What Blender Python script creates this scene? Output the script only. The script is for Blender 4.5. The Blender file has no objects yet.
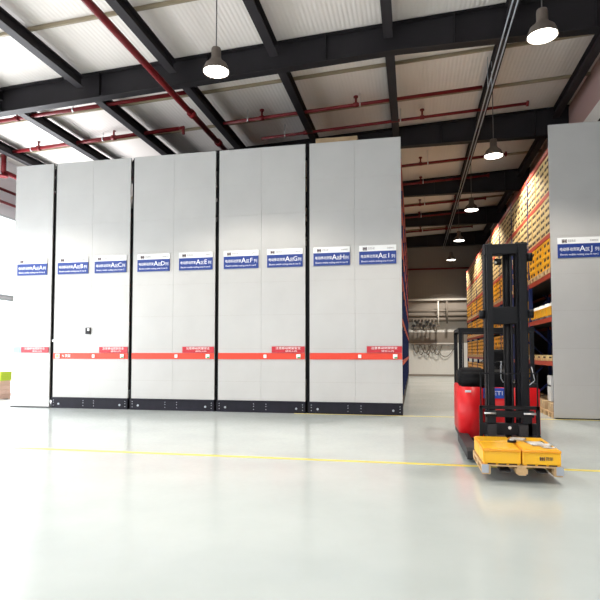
import bpy, bmesh, math, random
from mathutils import Vector, Matrix

# ------------------------------------------------------------------ camera
S = bpy.context.scene
C = S.collection
cam_d = bpy.data.cameras.new('camera')
cam = bpy.data.objects.new('camera', cam_d)
C.objects.link(cam)
cam_d.sensor_width = 36.0
cam_d.lens = 36.0 * 548.0 / 600.0
cam_d.shift_y = 27.0 / 600.0
cam_d.clip_start = 0.05
cam_d.clip_end = 300
cam.location = (0, 0, 1.55)
cam.rotation_euler = (math.radians(90) + math.atan(26 / 548.0), 0, math.atan(113 / 548.0))
S.camera = cam
S.view_settings.view_transform = 'Standard'
S.view_settings.look = 'None'
S.view_settings.gamma = 1.0
S.view_settings.use_curve_mapping = False
S.view_settings.exposure = -0.1

# ------------------------------------------------------------------ daylight
world = bpy.data.worlds.new('daylight')
S.world = world
world.use_nodes = True
wn = world.node_tree.nodes
wn['Background'].inputs[0].default_value = (0.86, 0.93, 1.0, 1)
wn['Background'].inputs[1].default_value = 5.0

def area_light(name, loc, rot, sx, sy, power, col, spread=180):
    d = bpy.data.lights.new(name, 'AREA')
    d.shape = 'RECTANGLE'; d.size = sx; d.size_y = sy
    d.energy = power; d.color = col; d.spread = math.radians(spread)
    o = bpy.data.objects.new(name, d); C.objects.link(o)
    o.location = loc; o.rotation_euler = rot
    return o

PI = math.pi
WX = -14.6          # left wall
# daylight that enters through the long rows of openings in the left wall; the back one is an added fill
area_light('daylight_left_upper_far', (WX + 0.12, 17.3, 5.2), (0, -PI / 2, 0), 2.7, 6.2, 1100, (0.97, 0.98, 1.0))
area_light('daylight_left_upper', (WX + 0.12, 6.5, 5.2), (0, -PI / 2, 0), 2.7, 13.0, 110, (0.97, 0.98, 1.0))
area_light('daylight_left_lower', (WX + 0.12, 10.0, 1.75), (0, -PI / 2, 0), 3.1, 21.0, 1050, (0.97, 0.99, 1.0))
area_light('fill_back', (-4.5, -6.7, 2.9), (PI / 2, 0, PI), 17.0, 4.6, 680, (1.0, 1.0, 0.99))  # unseen fill light added to brighten the rack fronts
LAMP_POWER = 960.0
AISLE_LAMP_POWER = 1450.0
LAMP_COL = (1.0, 0.93, 0.83)

# ------------------------------------------------------------------ materials
def nodemat(name):
    m = bpy.data.materials.new(name); m.use_nodes = True
    nt = m.node_tree
    return m, nt, nt.nodes['Principled BSDF']

def mat(name, col, rough=0.5, metal=0.0, var=0.0, scale=6.0, bump=0.0, spec=0.5, emit=None, es=0.0, coat=0.0):
    m, nt, b = nodemat(name)
    b.inputs['Base Color'].default_value = (*col, 1)
    b.inputs['Roughness'].default_value = rough
    b.inputs['Metallic'].default_value = metal
    b.inputs['Specular IOR Level'].default_value = spec
    b.inputs['Coat Weight'].default_value = coat
    if emit:
        b.inputs['Emission Color'].default_value = (*emit, 1)
        b.inputs['Emission Strength'].default_value = es
    if var > 0 or bump > 0:
        tc = nt.nodes.new('ShaderNodeTexCoord')
        n = nt.nodes.new('ShaderNodeTexNoise')
        n.inputs['Scale'].default_value = scale
        n.inputs['Detail'].default_value = 4
        nt.links.new(tc.outputs['Object'], n.inputs['Vector'])
        if var > 0:
            r = nt.nodes.new('ShaderNodeValToRGB')
            r.color_ramp.elements[0].position = 0.3
            r.color_ramp.elements[1].position = 0.7
            r.color_ramp.elements[0].color = (*[c * (1 - var) for c in col], 1)
            r.color_ramp.elements[1].color = (*[min(1, c * (1 + var)) for c in col], 1)
            nt.links.new(n.outputs['Fac'], r.inputs['Fac'])
            nt.links.new(r.outputs['Color'], b.inputs['Base Color'])
        if bump > 0:
            bp = nt.nodes.new('ShaderNodeBump')
            bp.inputs['Strength'].default_value = bump
            bp.inputs['Distance'].default_value = 0.02
            nt.links.new(n.outputs['Fac'], bp.inputs['Height'])
            nt.links.new(bp.outputs['Normal'], b.inputs['Normal'])
    return m

M = {}
M['panel'] = mat('grey_painted_sheet', (0.47, 0.46, 0.445), 0.30, 0.0, 0.03, 1.5, 0.06, 0.5)
M['black'] = mat('black_steel', (0.008, 0.008, 0.010), 0.5, spec=0.18)
M['blackmatte'] = mat('black_rubber', (0.006, 0.006, 0.007), 0.8, spec=0.15)
M['base'] = mat('carriage_black', (0.010, 0.009, 0.016), 0.5, 0, 0.2, 5, spec=0.2)
M['band'] = mat('orange_red_band', (0.72, 0.040, 0.010), 0.45)
M['crimson'] = mat('crimson_plate', (0.50, 0.006, 0.02), 0.45)
M['lightblue'] = mat('light_blue_plate', (0.25, 0.55, 0.85), 0.4)
M['blue'] = mat('sign_blue', (0.006, 0.034, 0.22), 0.4)
M['white'] = mat('white_plastic', (0.85, 0.85, 0.84), 0.4)
M['lettering'] = mat('white_lettering', (0.9, 0.9, 0.9), 0.5)
M['grey_text'] = mat('grey_lettering', (0.35, 0.33, 0.33), 0.5)
M['dark_text'] = mat('dark_lettering', (0.06, 0.03, 0.04), 0.5)
M['green'] = mat('green_button', (0.05, 0.35, 0.12), 0.4)
M['yellowbtn'] = mat('yellow_button', (0.75, 0.6, 0.1), 0.4)
M['silver'] = mat('bright_steel', (0.65, 0.65, 0.66), 0.3, 0.8)
M['pipe'] = mat('red_pipe_paint', (0.15, 0.007, 0.010), 0.45, 0, 0.1, 4, spec=0.3)
M['beamdark'] = mat('dark_painted_steel', (0.014, 0.012, 0.014), 0.6, 0, 0.15, 2, spec=0.25)
M['joist'] = mat('dark_grey_steel', (0.022, 0.019, 0.022), 0.6, 0, 0.15, 2, spec=0.25)
M['purlin'] = mat('purlin_steel', (0.25, 0.20, 0.13), 0.5)
M['upright'] = mat('blue_upright', (0.008, 0.020, 0.10), 0.5, spec=0.3)
M['rackbeam'] = mat('orange_red_rack_beam', (0.40, 0.045, 0.02), 0.5)
M['wood'] = mat('pallet_wood', (0.52, 0.34, 0.17), 0.8, 0, 0.25, 8, 0.2)
M['paleboard'] = mat('tan_cardboard', (0.50, 0.35, 0.20), 0.8, 0, 0.12, 5)
M['cream'] = mat('cream_plastic', (0.72, 0.54, 0.25), 0.5, 0, 0.10, 1.3)
M['yellow'] = mat('yellow_plastic', (0.86, 0.42, 0.015), 0.42, 0, 0.06, 1.2)
M['binyellow'] = mat('bright_yellow_plastic', (0.88, 0.46, 0.010), 0.35)
M['binrim'] = mat('amber_plastic', (0.84, 0.33, 0.008), 0.35)
M['slot'] = mat('slot_shade', (0.035, 0.015, 0.008), 0.8)  # dark colour stands in for the shade inside handle holes
M['forkred'] = mat('truck_red', (0.60, 0.008, 0.012), 0.42, 0, 0, 1, 0, 0.3)
M['badge'] = mat('badge_blue', (0.015, 0.07, 0.45), 0.4)
M['fgrey'] = mat('dark_grey_cast', (0.028, 0.027, 0.030), 0.55, spec=0.25)
M['zinc'] = mat('zinc_grey', (0.38, 0.40, 0.44), 0.4, 0.3)
M['paper'] = mat('white_paper', (0.85, 0.83, 0.8), 0.7)
M['fixture'] = mat('lamp_housing', (0.16, 0.13, 0.11), 0.45, 0.4)
M['glow'] = mat('lamp_glow', (1, 1, 1), 0.5, emit=(1.0, 0.95, 0.86), es=14.0)
M['cable'] = mat('grey_cable', (0.10, 0.09, 0.09), 0.6)
M['wallpipe'] = mat('aged_grey_pipe', (0.20, 0.17, 0.14), 0.5)
M['wallpale'] = mat('pale_pipe', (0.75, 0.72, 0.66), 0.4)
M['lime'] = mat('lime_plastic', (0.62, 0.75, 0.05), 0.5)
M['peach'] = mat('glare_pale_orange', (0.95, 0.62, 0.48), 0.5)  # orange lightened in colour to imitate overexposure by the windows
M['joistwall'] = mat('shaded_grey_wall', (0.09, 0.085, 0.08), 0.7)  # wall colour kept dark to imitate the shade behind the rack
M['frame'] = mat('window_frame_white', (0.75, 0.75, 0.75), 0.5)

def mat_floor():
    m, nt, b = nodemat('epoxy_floor')
    tc = nt.nodes.new('ShaderNodeTexCoord')
    mp = nt.nodes.new('ShaderNodeMapping'); mp.inputs['Scale'].default_value = (0.35, 0.35, 1)
    n = nt.nodes.new('ShaderNodeTexNoise'); n.inputs['Scale'].default_value = 1.6; n.inputs['Detail'].default_value = 6
    n2 = nt.nodes.new('ShaderNodeTexNoise'); n2.inputs['Scale'].default_value = 14; n2.inputs['Detail'].default_value = 5
    r = nt.nodes.new('ShaderNodeValToRGB')
    r.color_ramp.elements[0].position = 0.3; r.color_ramp.elements[0].color = (0.46, 0.51, 0.505, 1)
    r.color_ramp.elements[1].position = 0.75; r.color_ramp.elements[1].color = (0.57, 0.62, 0.61, 1)
    mr = nt.nodes.new('ShaderNodeMapRange')
    mr.inputs['To Min'].default_value = 0.10; mr.inputs['To Max'].default_value = 0.26
    bp = nt.nodes.new('ShaderNodeBump'); bp.inputs['Strength'].default_value = 0.05; bp.inputs['Distance'].default_value = 0.01
    L = nt.links.new
    L(tc.outputs['Object'], mp.inputs['Vector']); L(mp.outputs['Vector'], n.inputs['Vector'])
    L(tc.outputs['Object'], n2.inputs['Vector'])
    L(n.outputs['Fac'], r.inputs['Fac']); L(r.outputs['Color'], b.inputs['Base Color'])
    L(n2.outputs['Fac'], mr.inputs['Value']); L(mr.outputs['Result'], b.inputs['Roughness'])
    L(n.outputs['Fac'], bp.inputs['Height']); L(bp.outputs['Normal'], b.inputs['Normal'])
    b.inputs['Specular IOR Level'].default_value = 0.6
    return m
M['floor'] = mat_floor()

def mat_ribbed(name, c1, c2, axis, freq):
    """sheet cladding with fine ribs along one direction"""
    m, nt, b = nodemat(name)
    tc = nt.nodes.new('ShaderNodeTexCoord')
    w = nt.nodes.new('ShaderNodeTexWave'); w.bands_direction = axis
    w.inputs['Scale'].default_value = freq
    n = nt.nodes.new('ShaderNodeTexNoise'); n.inputs['Scale'].default_value = 0.6
    r = nt.nodes.new('ShaderNodeValToRGB')
    r.color_ramp.elements[0].color = (*c1, 1); r.color_ramp.elements[1].color = (*c2, 1)
    bp = nt.nodes.new('ShaderNodeBump'); bp.inputs['Strength'].default_value = 0.25; bp.inputs['Distance'].default_value = 0.02
    L = nt.links.new
    L(tc.outputs['Object'], w.inputs['Vector']); L(tc.outputs['Object'], n.inputs['Vector'])
    L(n.outputs['Fac'], r.inputs['Fac']); L(r.outputs['Color'], b.inputs['Base Color'])
    L(w.outputs['Fac'], bp.inputs['Height']); L(bp.outputs['Normal'], b.inputs['Normal'])
    b.inputs['Roughness'].default_value = 0.6
    return m
M['ceiling'] = mat_ribbed('roof_lining', (0.68, 0.62, 0.58), (0.75, 0.69, 0.65), 'X', 3.0)
M['wallgrey'] = mat_ribbed('grey_wall_cladding', (0.22, 0.19, 0.165), (0.27, 0.235, 0.20), 'X', 3.0)
M['wallwhite'] = mat_ribbed('pale_wall_cladding', (0.84, 0.83, 0.79), (0.90, 0.89, 0.85), 'X', 2.0)
M['wallmid'] = mat('grey_wall_strip', (0.30, 0.26, 0.22), 0.6)
M['wallleft'] = mat('white_wall_paint', (0.92, 0.88, 0.89), 0.6)
M['wallpink'] = mat('pinkish_wall_paint', (0.50, 0.34, 0.32), 0.6)
M['yline'] = mat('yellow_floor_paint', (0.80, 0.66, 0.10), 0.35, 0, 0.08, 3)
m, nt, b = nodemat('window_glass')
b.inputs['Base Color'].default_value = (0.95, 0.98, 1, 1)
b.inputs['Roughness'].default_value = 0.05
b.inputs['Alpha'].default_value = 0.12
M['glass'] = m

# ------------------------------------------------------------------ helpers
class MB:
    """collects shapes in world coordinates and links them as one mesh object"""
    def __init__(s, *mats):
        s.bm = bmesh.new(); s.mats = list(mats)
    def _mi(s, faces, mi):
        for f in faces: f.material_index = mi
    def box(s, x0, x1, y0, y1, z0, z1, mi=0, bevel=0.0):
        g = bmesh.ops.create_cube(s.bm, size=1.0, matrix=Matrix.Translation(((x0 + x1) / 2, (y0 + y1) / 2, (z0 + z1) / 2)) @ Matrix.Diagonal((x1 - x0, y1 - y0, z1 - z0, 1)))
        vs = g['verts']; fs = {f for v in vs for f in v.link_faces}
        s._mi(fs, mi)
        if bevel > 0:
            es = {e for v in vs for e in v.link_edges}
            bmesh.ops.bevel(s.bm, geom=list(es), offset=bevel, segments=2, affect='EDGES', profile=0.5, clamp_overlap=True)
        return s
    def bar(s, p0, p1, w, h, mi=0):
        """rectangular bar between two points"""
        p0 = Vector(p0); p1 = Vector(p1); d = p1 - p0
        q = d.to_track_quat('Z', 'Y').to_matrix().to_4x4()
        g = bmesh.ops.create_cube(s.bm, size=1.0, matrix=Matrix.Translation((p0 + p1) / 2) @ q @ Matrix.Diagonal((w, h, d.length, 1)))
        s._mi({f for v in g['verts'] for f in v.link_faces}, mi); return s
    def cyl(s, p0, p1, r, mi=0, seg=14, r2=None):
        p0 = Vector(p0); p1 = Vector(p1); d = p1 - p0
        q = d.to_track_quat('Z', 'Y').to_matrix().to_4x4()
        g = bmesh.ops.create_cone(s.bm, cap_ends=True, segments=seg, radius1=r, radius2=r if r2 is None else r2, depth=d.length,
                                  matrix=Matrix.Translation((p0 + p1) / 2) @ q)
        fs = {f for v in g['verts'] for f in v.link_faces}
        s._mi(fs, mi)
        for f in fs:
            if len(f.verts) == 4: f.smooth = True
        return s
    def tube(s, pts, r, mi=0, seg=10):
        for a, c in zip(pts[:-1], pts[1:]): s.cyl(a, c, r, mi, seg)
        for p in pts[1:-1]:
            g = bmesh.ops.create_uvsphere(s.bm, u_segments=seg, v_segments=6, radius=r * 1.03, matrix=Matrix.Translation(p))
            fs = {f for v in g['verts'] for f in v.link_faces}; s._mi(fs, mi)
            for f in fs: f.smooth = True
        return s
    def sphere(s, c, r, mi=0, sc=(1, 1, 1)):
        g = bmesh.ops.create_uvsphere(s.bm, u_segments=18, v_segments=12, radius=r, matrix=Matrix.Translation(c) @ Matrix.Diagonal((*sc, 1)))
        fs = {f for v in g['verts'] for f in v.link_faces}; s._mi(fs, mi)
        for f in fs: f.smooth = True
        return s
    def lathe(s, cx, cy, prof, mi=0, seg=28):
        rings = []
        for r, z in prof:
            rings.append([s.bm.verts.new((cx + r * math.cos(2 * PI * k / seg), cy + r * math.sin(2 * PI * k / seg), z)) for k in range(seg)])
        for a, c in zip(rings[:-1], rings[1:]):
            for k in range(seg):
                f = s.bm.faces.new((a[k], a[(k + 1) % seg], c[(k + 1) % seg], c[k])); f.smooth = True; f.material_index = mi
        return s
    def prism(s, poly, axis, a0, a1, mi=0):
        """extrude a 2-D outline along an axis: 'x' -> poly in (y,z), 'y' -> (x,z), 'z' -> (x,y)"""
        def P(u, v, a): return (a, u, v) if axis == 'x' else ((u, a, v) if axis == 'y' else (u, v, a))
        A = [s.bm.verts.new(P(u, v, a0)) for u, v in poly]; B = [s.bm.verts.new(P(u, v, a1)) for u, v in poly]
        n = len(poly); fs = [s.bm.faces.new(A), s.bm.faces.new(B[::-1])]
        for k in range(n): fs.append(s.bm.faces.new((A[k], B[k], B[(k + 1) % n], A[(k + 1) % n])))
        s._mi(fs, mi); bmesh.ops.recalc_face_normals(s.bm, faces=fs); return s
    def build(s, name, parent=None, loc=None, label=None):
        """world-coordinate mesh; the origin goes to loc (or the parent's base)"""
        org = Vector((0, 0, 0))
        if parent is not None: org = world_loc(parent)
        if loc is not None: org = Vector(loc)
        bmesh.ops.translate(s.bm, vec=-org, verts=s.bm.verts[:])
        me = bpy.data.meshes.new(name); s.bm.to_mesh(me); s.bm.free()
        for mm in s.mats: me.materials.append(mm)
        o = bpy.data.objects.new(name, me); C.objects.link(o)
        if parent is not None:
            o.parent = parent
            o.location = org - world_loc(parent)
        else:
            o.location = org
        if label: o['label'] = label
        return o

def world_loc(o):
    v = Vector(o.location)
    while o.parent: o = o.parent; v = v + Vector(o.location)
    return v
def tag(o, label, cat, group=None):
    o['label'] = label; o['category'] = cat
    if group: o['group'] = group
    return o
def thing(name, loc, label, cat, group=None):
    o = bpy.data.objects.new(name, None); o.empty_display_size = 0.2; C.objects.link(o)
    o.location = loc
    return tag(o, label, cat, group)
def struct(o):
    o['kind'] = 'structure'; return o
def kids(o): return [c for c in bpy.data.objects if c.parent == o]
def copy_tree(root, loc, label=None, group=None, src_kids=None):
    r = root.copy(); C.objects.link(r); r.location = loc
    if label: r['label'] = label
    if group: r['group'] = group
    for ch in (src_kids if src_kids is not None else kids(root)):
        c = ch.copy(); C.objects.link(c); c.parent = r
    return r

_text_cache = {}
def text_mesh(s, size, extrude=0.0):
    """flat lettering mesh, centred at the origin in its x-z plane, facing -y"""
    key = (s, size)
    cu = bpy.data.curves.new('lettering', 'FONT'); cu.body = s; cu.size = size; cu.extrude = 0.002
    cu.align_x = 'CENTER'; cu.align_y = 'CENTER'; cu.resolution_u = 2
    o = bpy.data.objects.new('lettering', cu); C.objects.link(o)
    bpy.context.view_layer.update()
    dg = bpy.context.evaluated_depsgraph_get()
    me = bpy.data.meshes.new_from_object(o.evaluated_get(dg))
    bpy.data.objects.remove(o)
    me.transform(Matrix.Rotation(PI / 2, 4, 'X'))
    return me
def text_obj(name, s, size, world_pos, material, parent, width=None):
    me = text_mesh(s, size)
    xs = [v.co.x for v in me.vertices]
    if width and xs:
        w = max(xs) - min(xs)
        me.transform(Matrix.Translation((-(max(xs) + min(xs)) / 2, 0, 0)))
        me.transform(Matrix.Diagonal((width / w, 1, 1, 1)))
    me.materials.clear(); me.materials.append(material)
    o = bpy.data.objects.new(name, me); C.objects.link(o)
    o.parent = parent; o.location = Vector(world_pos) - world_loc(parent)
    return o

# ------------------------------------------------------------------ structure
YB, YF, XR = -7.0, 38.0, 5.05
def roof(x): return 9.33 + 0.05 * (x + 0.3)

struct(MB(M['floor']).box(WX - .3, XR + .3, YB - .3, YF + .3, -0.2, 0).build('floor'))
c = MB(M['ceiling'])
c.prism([(WX - .3, roof(WX - .3)), (XR + .3, roof(XR + .3)), (XR + .3, roof(XR) + .3), (WX - .3, roof(WX) + .3)], 'y', YB - .3, YF + .3)
struct(c.build('ceiling'))
# far wall: grey cladding above, pale cladding below, a grey strip between
w = MB(M['wallgrey'], M['wallwhite'], M['wallmid'])
w.box(WX, XR, YF, YF + .2, 5.0, 9.8, 0)
w.box(WX, XR, YF, YF + .2, 3.65, 5.0, 2)
w.box(WX, XR, YF, YF + .2, 2.95, 3.65, 1)
w.box(WX, XR, YF, YF + .2, 2.23, 2.95, 2)
w.box(WX, XR, YF, YF + .2, 0, 2.23, 1)
struct(w.build('wall_far'))
struct(MB(M['wallmid']).box(WX, 3.2, YF - .03, YF, 0, 0.12).build('baseboard_far'))
struct(MB(M['wallpale']).box(WX, XR, YF - .22, YF, 5.08, 5.2).build('trim_1'))
# right wall behind the rack
w = MB(M['wallpink'], M['wallwhite'], M['blackmatte'], M['joistwall'])
w.box(XR, XR + .2, YB, YF, 8.45, 9.7, 0)
w.box(XR, XR + .2, YB, YF, 7.95, 8.45, 1)  # pale strip stands in for clerestory window light
w.box(XR, XR + .2, YB, YF, 6.9, 7.95, 2)
w.box(XR, XR + .2, YB, YF, 0, 6.9, 3)
struct(w.build('wall_right'))
# left wall with two long rows of glazed openings
OY0, OY1 = -0.5, 20.5
w = MB(M['wallleft'])
w.box(WX - .2, WX, YB, OY0, 0, 9.0); w.box(WX - .2, WX, OY1, YF, 0, 9.0)
w.box(WX - .2, WX, OY0, OY1, 6.6, 9.0); w.box(WX - .2, WX, OY0, OY1, 3.55, 3.61)
struct(w.build('wall_left'))
def window(name, z0, z1, n):
    f = MB(M['frame'])
    f.box(WX - .14, WX - .02, OY0, OY1, z0, z0 + .08); f.box(WX - .14, WX - .02, OY0, OY1, z1 - .08, z1)
    for k in range(n + 1):
        y = OY0 + .04 + (OY1 - OY0 - .08) * k / n
        f.box(WX - .14, WX - .02, y - .04, y + .04, z0 + .08, z1 - .08)
    f = struct(f.build(name))
    MB(M['glass']).box(WX - .09, WX - .08, OY0 + .08, OY1 - .08, z0 + .08, z1 - .08).build('pane', f)
window('window_1', 3.61, 6.6, 10)
window('window_2', 0.0, 3.55, 10)
# back wall behind the camera, glazed over its middle
w = MB(M['wallleft'])
w.box(WX, XR, YB - .2, YB, 0, .5); w.box(WX, XR, YB - .2, YB, 5.3, 9.6)
w.box(WX, -13.2, YB - .2, YB, .5, 5.3); w.box(4.2, XR, YB - .2, YB, .5, 5.3)
struct(w.build('wall_back'))
f = MB(M['frame'])
f.box(-13.2, 4.2, YB - .14, YB - .02, .5, .58); f.box(-13.2, 4.2, YB - .14, YB - .02, 5.22, 5.3)
for k in range(9): f.box(-13.2 + 2.165 * k, -13.12 + 2.165 * k, YB - .14, YB - .02, .58, 5.22)
f = struct(f.build('window_3'))
MB(M['glass']).box(-13.1, 4.1, YB - .09, YB - .08, .58, 5.22).build('pane', f)

# yellow lines painted on the floor
tag(MB(M['yline']).box(WX + .6, XR - .1, 7.88, 7.98, 0.0, 0.003).build('floor_line', loc=(0, 7.93, 0)),
    'long yellow line painted across the floor under the forklift pallet', 'floor marking')
tag(MB(M['yline']).box(-3.0, XR - .1, 13.80, 13.86, 0.0, 0.003).build('floor_line', loc=(0, 13.83, 0)),
    'thin yellow line painted on the floor along the foot of the grey rack fronts', 'floor marking')

# ------------------------------------------------------------------ roof steel
def rbot(x): return 8.63 + 0.05 * (x + .3) if x < -.3 else 8.63
rafter_where = ['behind the camera end of the hall', 'over the near yellow line', 'just in front of the tall grey racks, at the top of the picture',
                'crossing right above the nearest aisle lamp', 'second one back above the aisle', 'third one back above the aisle', 'against the far wall']
for k, y in enumerate((0.6, 6.7, 12.8, 18.9, 25.0, 31.1, 37.2)):
    x0, x1 = WX, XR - .02
    g = MB(M['beamdark'])
    top = lambda x: roof(x) - .02
    g.prism([(x0, rbot(x0)), (-.3, rbot(-.3)), (x1, rbot(x1)), (x1, top(x1)), (x0, top(x0))], 'y', y - .012, y + .012)
    g.prism([(x0, rbot(x0)), (-.3, rbot(-.3)), (x1, rbot(x1)), (x1, rbot(x1) + .03), (-.3, rbot(-.3) + .03), (x0, rbot(x0) + .03)], 'y', y - .13, y + .13)
    g.prism([(x0, top(x0) - .03), (x1, top(x1) - .03), (x1, top(x1)), (x0, top(x0))], 'y', y - .13, y + .13)
    for xs in range(-14, 5, 3): g.box(xs, xs + .012, y - .12, y + .12, rbot(xs) + .03, top(xs) - .03)
    tag(g.build('roof_beam', loc=(0, y, 8.63)), 'deep dark steel roof beam spanning the hall, ' + rafter_where[k], 'beam', 'roof beams across the hall')
jw = ['hard by the left windows', 'over the row A rack', 'above the B-C mobile rack', 'above the second mobile rack', 'above the third mobile rack',
      'above the right edge of the mobile racks', 'over the aisle beside the hanging lamps', 'over the right hand rack']
for k, x in enumerate((-13.4, -10.95, -8.5, -5.9, -3.25, -0.5, 2.2, 4.6)):
    g = MB(M['joist']); zt = roof(x) - .07
    for y0 in (-5.3, .75, 6.85, 12.95, 19.05, 25.15, 31.25):
        y1 = min(y0 + 5.8, 37.05)
        if y0 < 0: y0, y1 = YB + .05, .45
        g.box(x - .012, x + .012, y0, y1, zt - .32, zt - .05)
        g.box(x - .11, x + .11, y0, y1, zt - .34, zt - .32)
        g.box(x - .11, x + .11, y0, y1, zt - .07, zt - .05)
    tag(g.build('roof_joist', loc=(x, 15, zt)), 'dark steel roof joist running lengthwise, ' + jw[k], 'joist', 'lengthwise roof joists')
pl = 0
PW = [a + ' thin brownish purlin ' + b for b in ('behind the camera', 'over the open floor, camera side', 'just before the rack fronts', 'behind the rack fronts and nearest aisle lamp', 'between second and third aisle beams', 'between the last two aisle beams') for a in ('nearer', 'farther')]
for base in (0.6, 6.7, 12.8, 18.9, 25.0, 31.1):
    for dy in (1.7, 3.9):
        y = base + dy; pl += 1
        g = MB(M['purlin'])
        g.prism([(WX, roof(WX) - .09), (XR, roof(XR) - .09), (XR, roof(XR) - .01), (WX, roof(WX) - .01)], 'y', y - .03, y + .03)
        tag(g.build('roof_purlin', loc=(0, y, 9.2)), PW[pl - 1], 'purlin', 'thin purlins under the roof lining')

for x, lab in ((2.02, 'left'), (2.12, 'right')):
    t = thing('cable_conduit', (x, 15, 8.58), 'thin grey conduit running under the roof beams over the aisle, %s one of the pair' % lab, 'conduit')
    MB(M['zinc']).cyl((x, -4, 8.585), (x, 37.8, 8.585), .018, 0, 8).build('conduit_run', t)
    MB(M['zinc']).cyl((x, 15.0, 8.585), (x, 15.0, roof(x)), .008, 0, 6).build('conduit_hanger', t)

# ------------------------------------------------------------------ sprinkler pipes
def branch_pipe(x0, x1, y, dz, label, r=.045, heads=(), cap=True):
    t = thing('sprinkler_pipe', ((x0 + x1) / 2, y, roof((x0 + x1) / 2) - dz), label, 'pipe', 'red sprinkler pipes under the roof')
    z = lambda x: roof(x) - dz
    g = MB(M['pipe']); g.cyl((x0, y, z(x0)), (x1, y, z(x1)), r)
    if cap: g.cyl((x1, y, z(x1)), (x1 + .06, y, z(x1)), r * 1.9)
    g.build('pipe_run', t)
    for x in heads:
        h = MB(M['pipe']); h.cyl((x, y, z(x)), (x, y, z(x) + .22), .03); h.cyl((x, y, z(x) + .22), (x, y, z(x) + .26), .07)
        h.cyl((x - .07, y, z(x)), (x + .07, y, z(x)), r * 1.4)
        h.build('sprinkler_head', t)
    for x in (x0 + .8, (x0 + x1) / 2 + .4):
        MB(M['silver']).cyl((x, y, z(x)), (x, y, roof(x) + .0), .012).cyl((x - .02, y, z(x)), (x + .02, y, z(x)), r * 1.25).build('pipe_hanger', t)
    return t
branch_pipe(-13.9, -6.0, 13.87, .30, 'red sprinkler pipe nearest the camera at top left', heads=(-11.4, -8.6), r=.055)
def branch_left():
    t = branch_pipe(-13.48, -7.3, 16.15, .22, 'red sprinkler pipe above the left racks ending in a hooked tip', heads=(-12.4, -11.2, -9.6), r=.06, cap=False)
    z = roof(-7.3) - .22
    MB(M['pipe']).tube([(-7.3, 16.15, z), (-7.15, 16.15, z + .02), (-7.15, 16.15, z - .2)], .05).build('elbow', t)
branch_left()
branch_pipe(-5.75, 2.0, 16.0, .33, 'red sprinkler pipe above the middle racks, starting at the thick main', heads=(-4.5, -1.6), r=.05, cap=False)
branch_pipe(-4.9, 3.45, 17.4, .38, 'red sprinkler pipe with end cap, just ahead of the first beam over the aisle', heads=(-3.4, .35), r=.045)
branch_pipe(-3.2, 3.45, 19.2, .2, 'red sprinkler pipe close behind the beam over the aisle', heads=(-2.3,), r=.035)
branch_pipe(-3.0, 3.45, 21.4, .5, 'red sprinkler pipe over the aisle passing behind the nearest hanging lamp', heads=(.35, 2.2), r=.05)
branch_pipe(-3.0, 3.2, 24.3, .35, 'red sprinkler pipe hugging the front of the second beam over the aisle', heads=(.4,), r=.045)
branch_pipe(-3.0, 3.45, 27.4, .5, 'red sprinkler pipe over the aisle between second and third beams', heads=(.4, 2.1), r=.05)
branch_pipe(-3.0, 3.2, 30.4, .35, 'red sprinkler pipe hugging the front of the third beam', heads=(.4,), r=.045)
branch_pipe(-3.0, 3.45, 33.4, .5, 'red sprinkler pipe over the aisle near the far wall', heads=(.5, 2.0), r=.05)
t = thing('sprinkler_main', (-5.9, 13, 8.12), 'thick red sprinkler main running lengthwise above the gap between racks', 'pipe')
MB(M['pipe']).cyl((-5.9, -2, 8.12), (-5.9, 19.5, 8.12), .08).build('pipe_run', t)
for y in (5, 13.87, 16.0): MB(M['pipe']).cyl((-5.9, y - .1, 8.12), (-5.9, y + .1, 8.12), .11).build('coupling', t)
t = thing('sprinkler_main', (-13.7, 15, 8.1), 'thick red sprinkler main high along the left wall with a flanged elbow', 'pipe')
g = MB(M['pipe']); g.tube([(-13.6, 16.15, roof(-13.6) - .22), (-13.75, 16.15, roof(-13.7) - .22), (-13.75, 16.15, 7.78), (-13.75, 20.2, 7.78)], .085); g.build('pipe_run', t)
MB(M['pipe']).cyl((-13.75, 16.15, 7.6), (-13.75, 16.15, 7.66), .15).cyl((-13.75, 17.6, 7.78), (-13.75, 17.7, 7.78), .15).cyl((-13.75, 19.8, 7.78), (-13.75, 19.9, 7.78), .15).build('flange', t)
for z, lab in ((7.45, 'upper of two slim red pipes fixed along the left wall'), (7.0, 'lower of two slim red pipes fixed along the left wall')):
    tag(MB(M['pipe']).cyl((WX + .14, 6, z), (WX + .14, 22, z), .05).build('wall_pipe', loc=(WX + .14, 14, z)), lab, 'pipe')
tag(MB(M['pipe']).cyl((-3, YF - .2, 7.22), (4.8, YF - .2, 7.22), .055).build('wall_pipe', loc=(1, YF - .2, 7.22)), 'slim red pipe running level across the grey far wall', 'pipe')

# ------------------------------------------------------------------ pipework on the far wall
def wpipe(pts, r, m, label, name='wall_pipe'):
    p = Vector(pts[0])
    tag(MB(m).tube([Vector(q) for q in pts], r).build(name, loc=p), label, 'pipe')
wy = YF - .35
wpipe([(-2, wy, 4.35), (4.6, wy, 4.35)], .09, M['wallpipe'], 'grey level pipe on far wall just below the bright ledge')
wpipe([(-2, wy, 4.05), (4.6, wy, 4.05)], .06, M['wallpipe'], 'second grey level pipe under the topmost one on far wall')
wpipe([(-2, wy, 3.78), (4.6, wy, 3.78)], .13, M['wallpipe'], 'thick grey level pipe, lowest of three on the far wall')
wpipe([(1.66, wy - .22, 5.0), (1.66, wy - .22, 3.1)], .05, M['wallpale'], 'pale upright pipe beside the tangle of fittings on far wall')
wpipe([(2.22, wy - .22, 5.0), (2.22, wy - .22, 3.5)], .07, M['wallpipe'], 'dark upright pipe crossing the level pipes on far wall')
t = thing('pipe_manifold', (0.8, wy - .2, 3.0), 'tangle of grey pipes, valves and elbows on the pale far wall', 'pipework')
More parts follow.
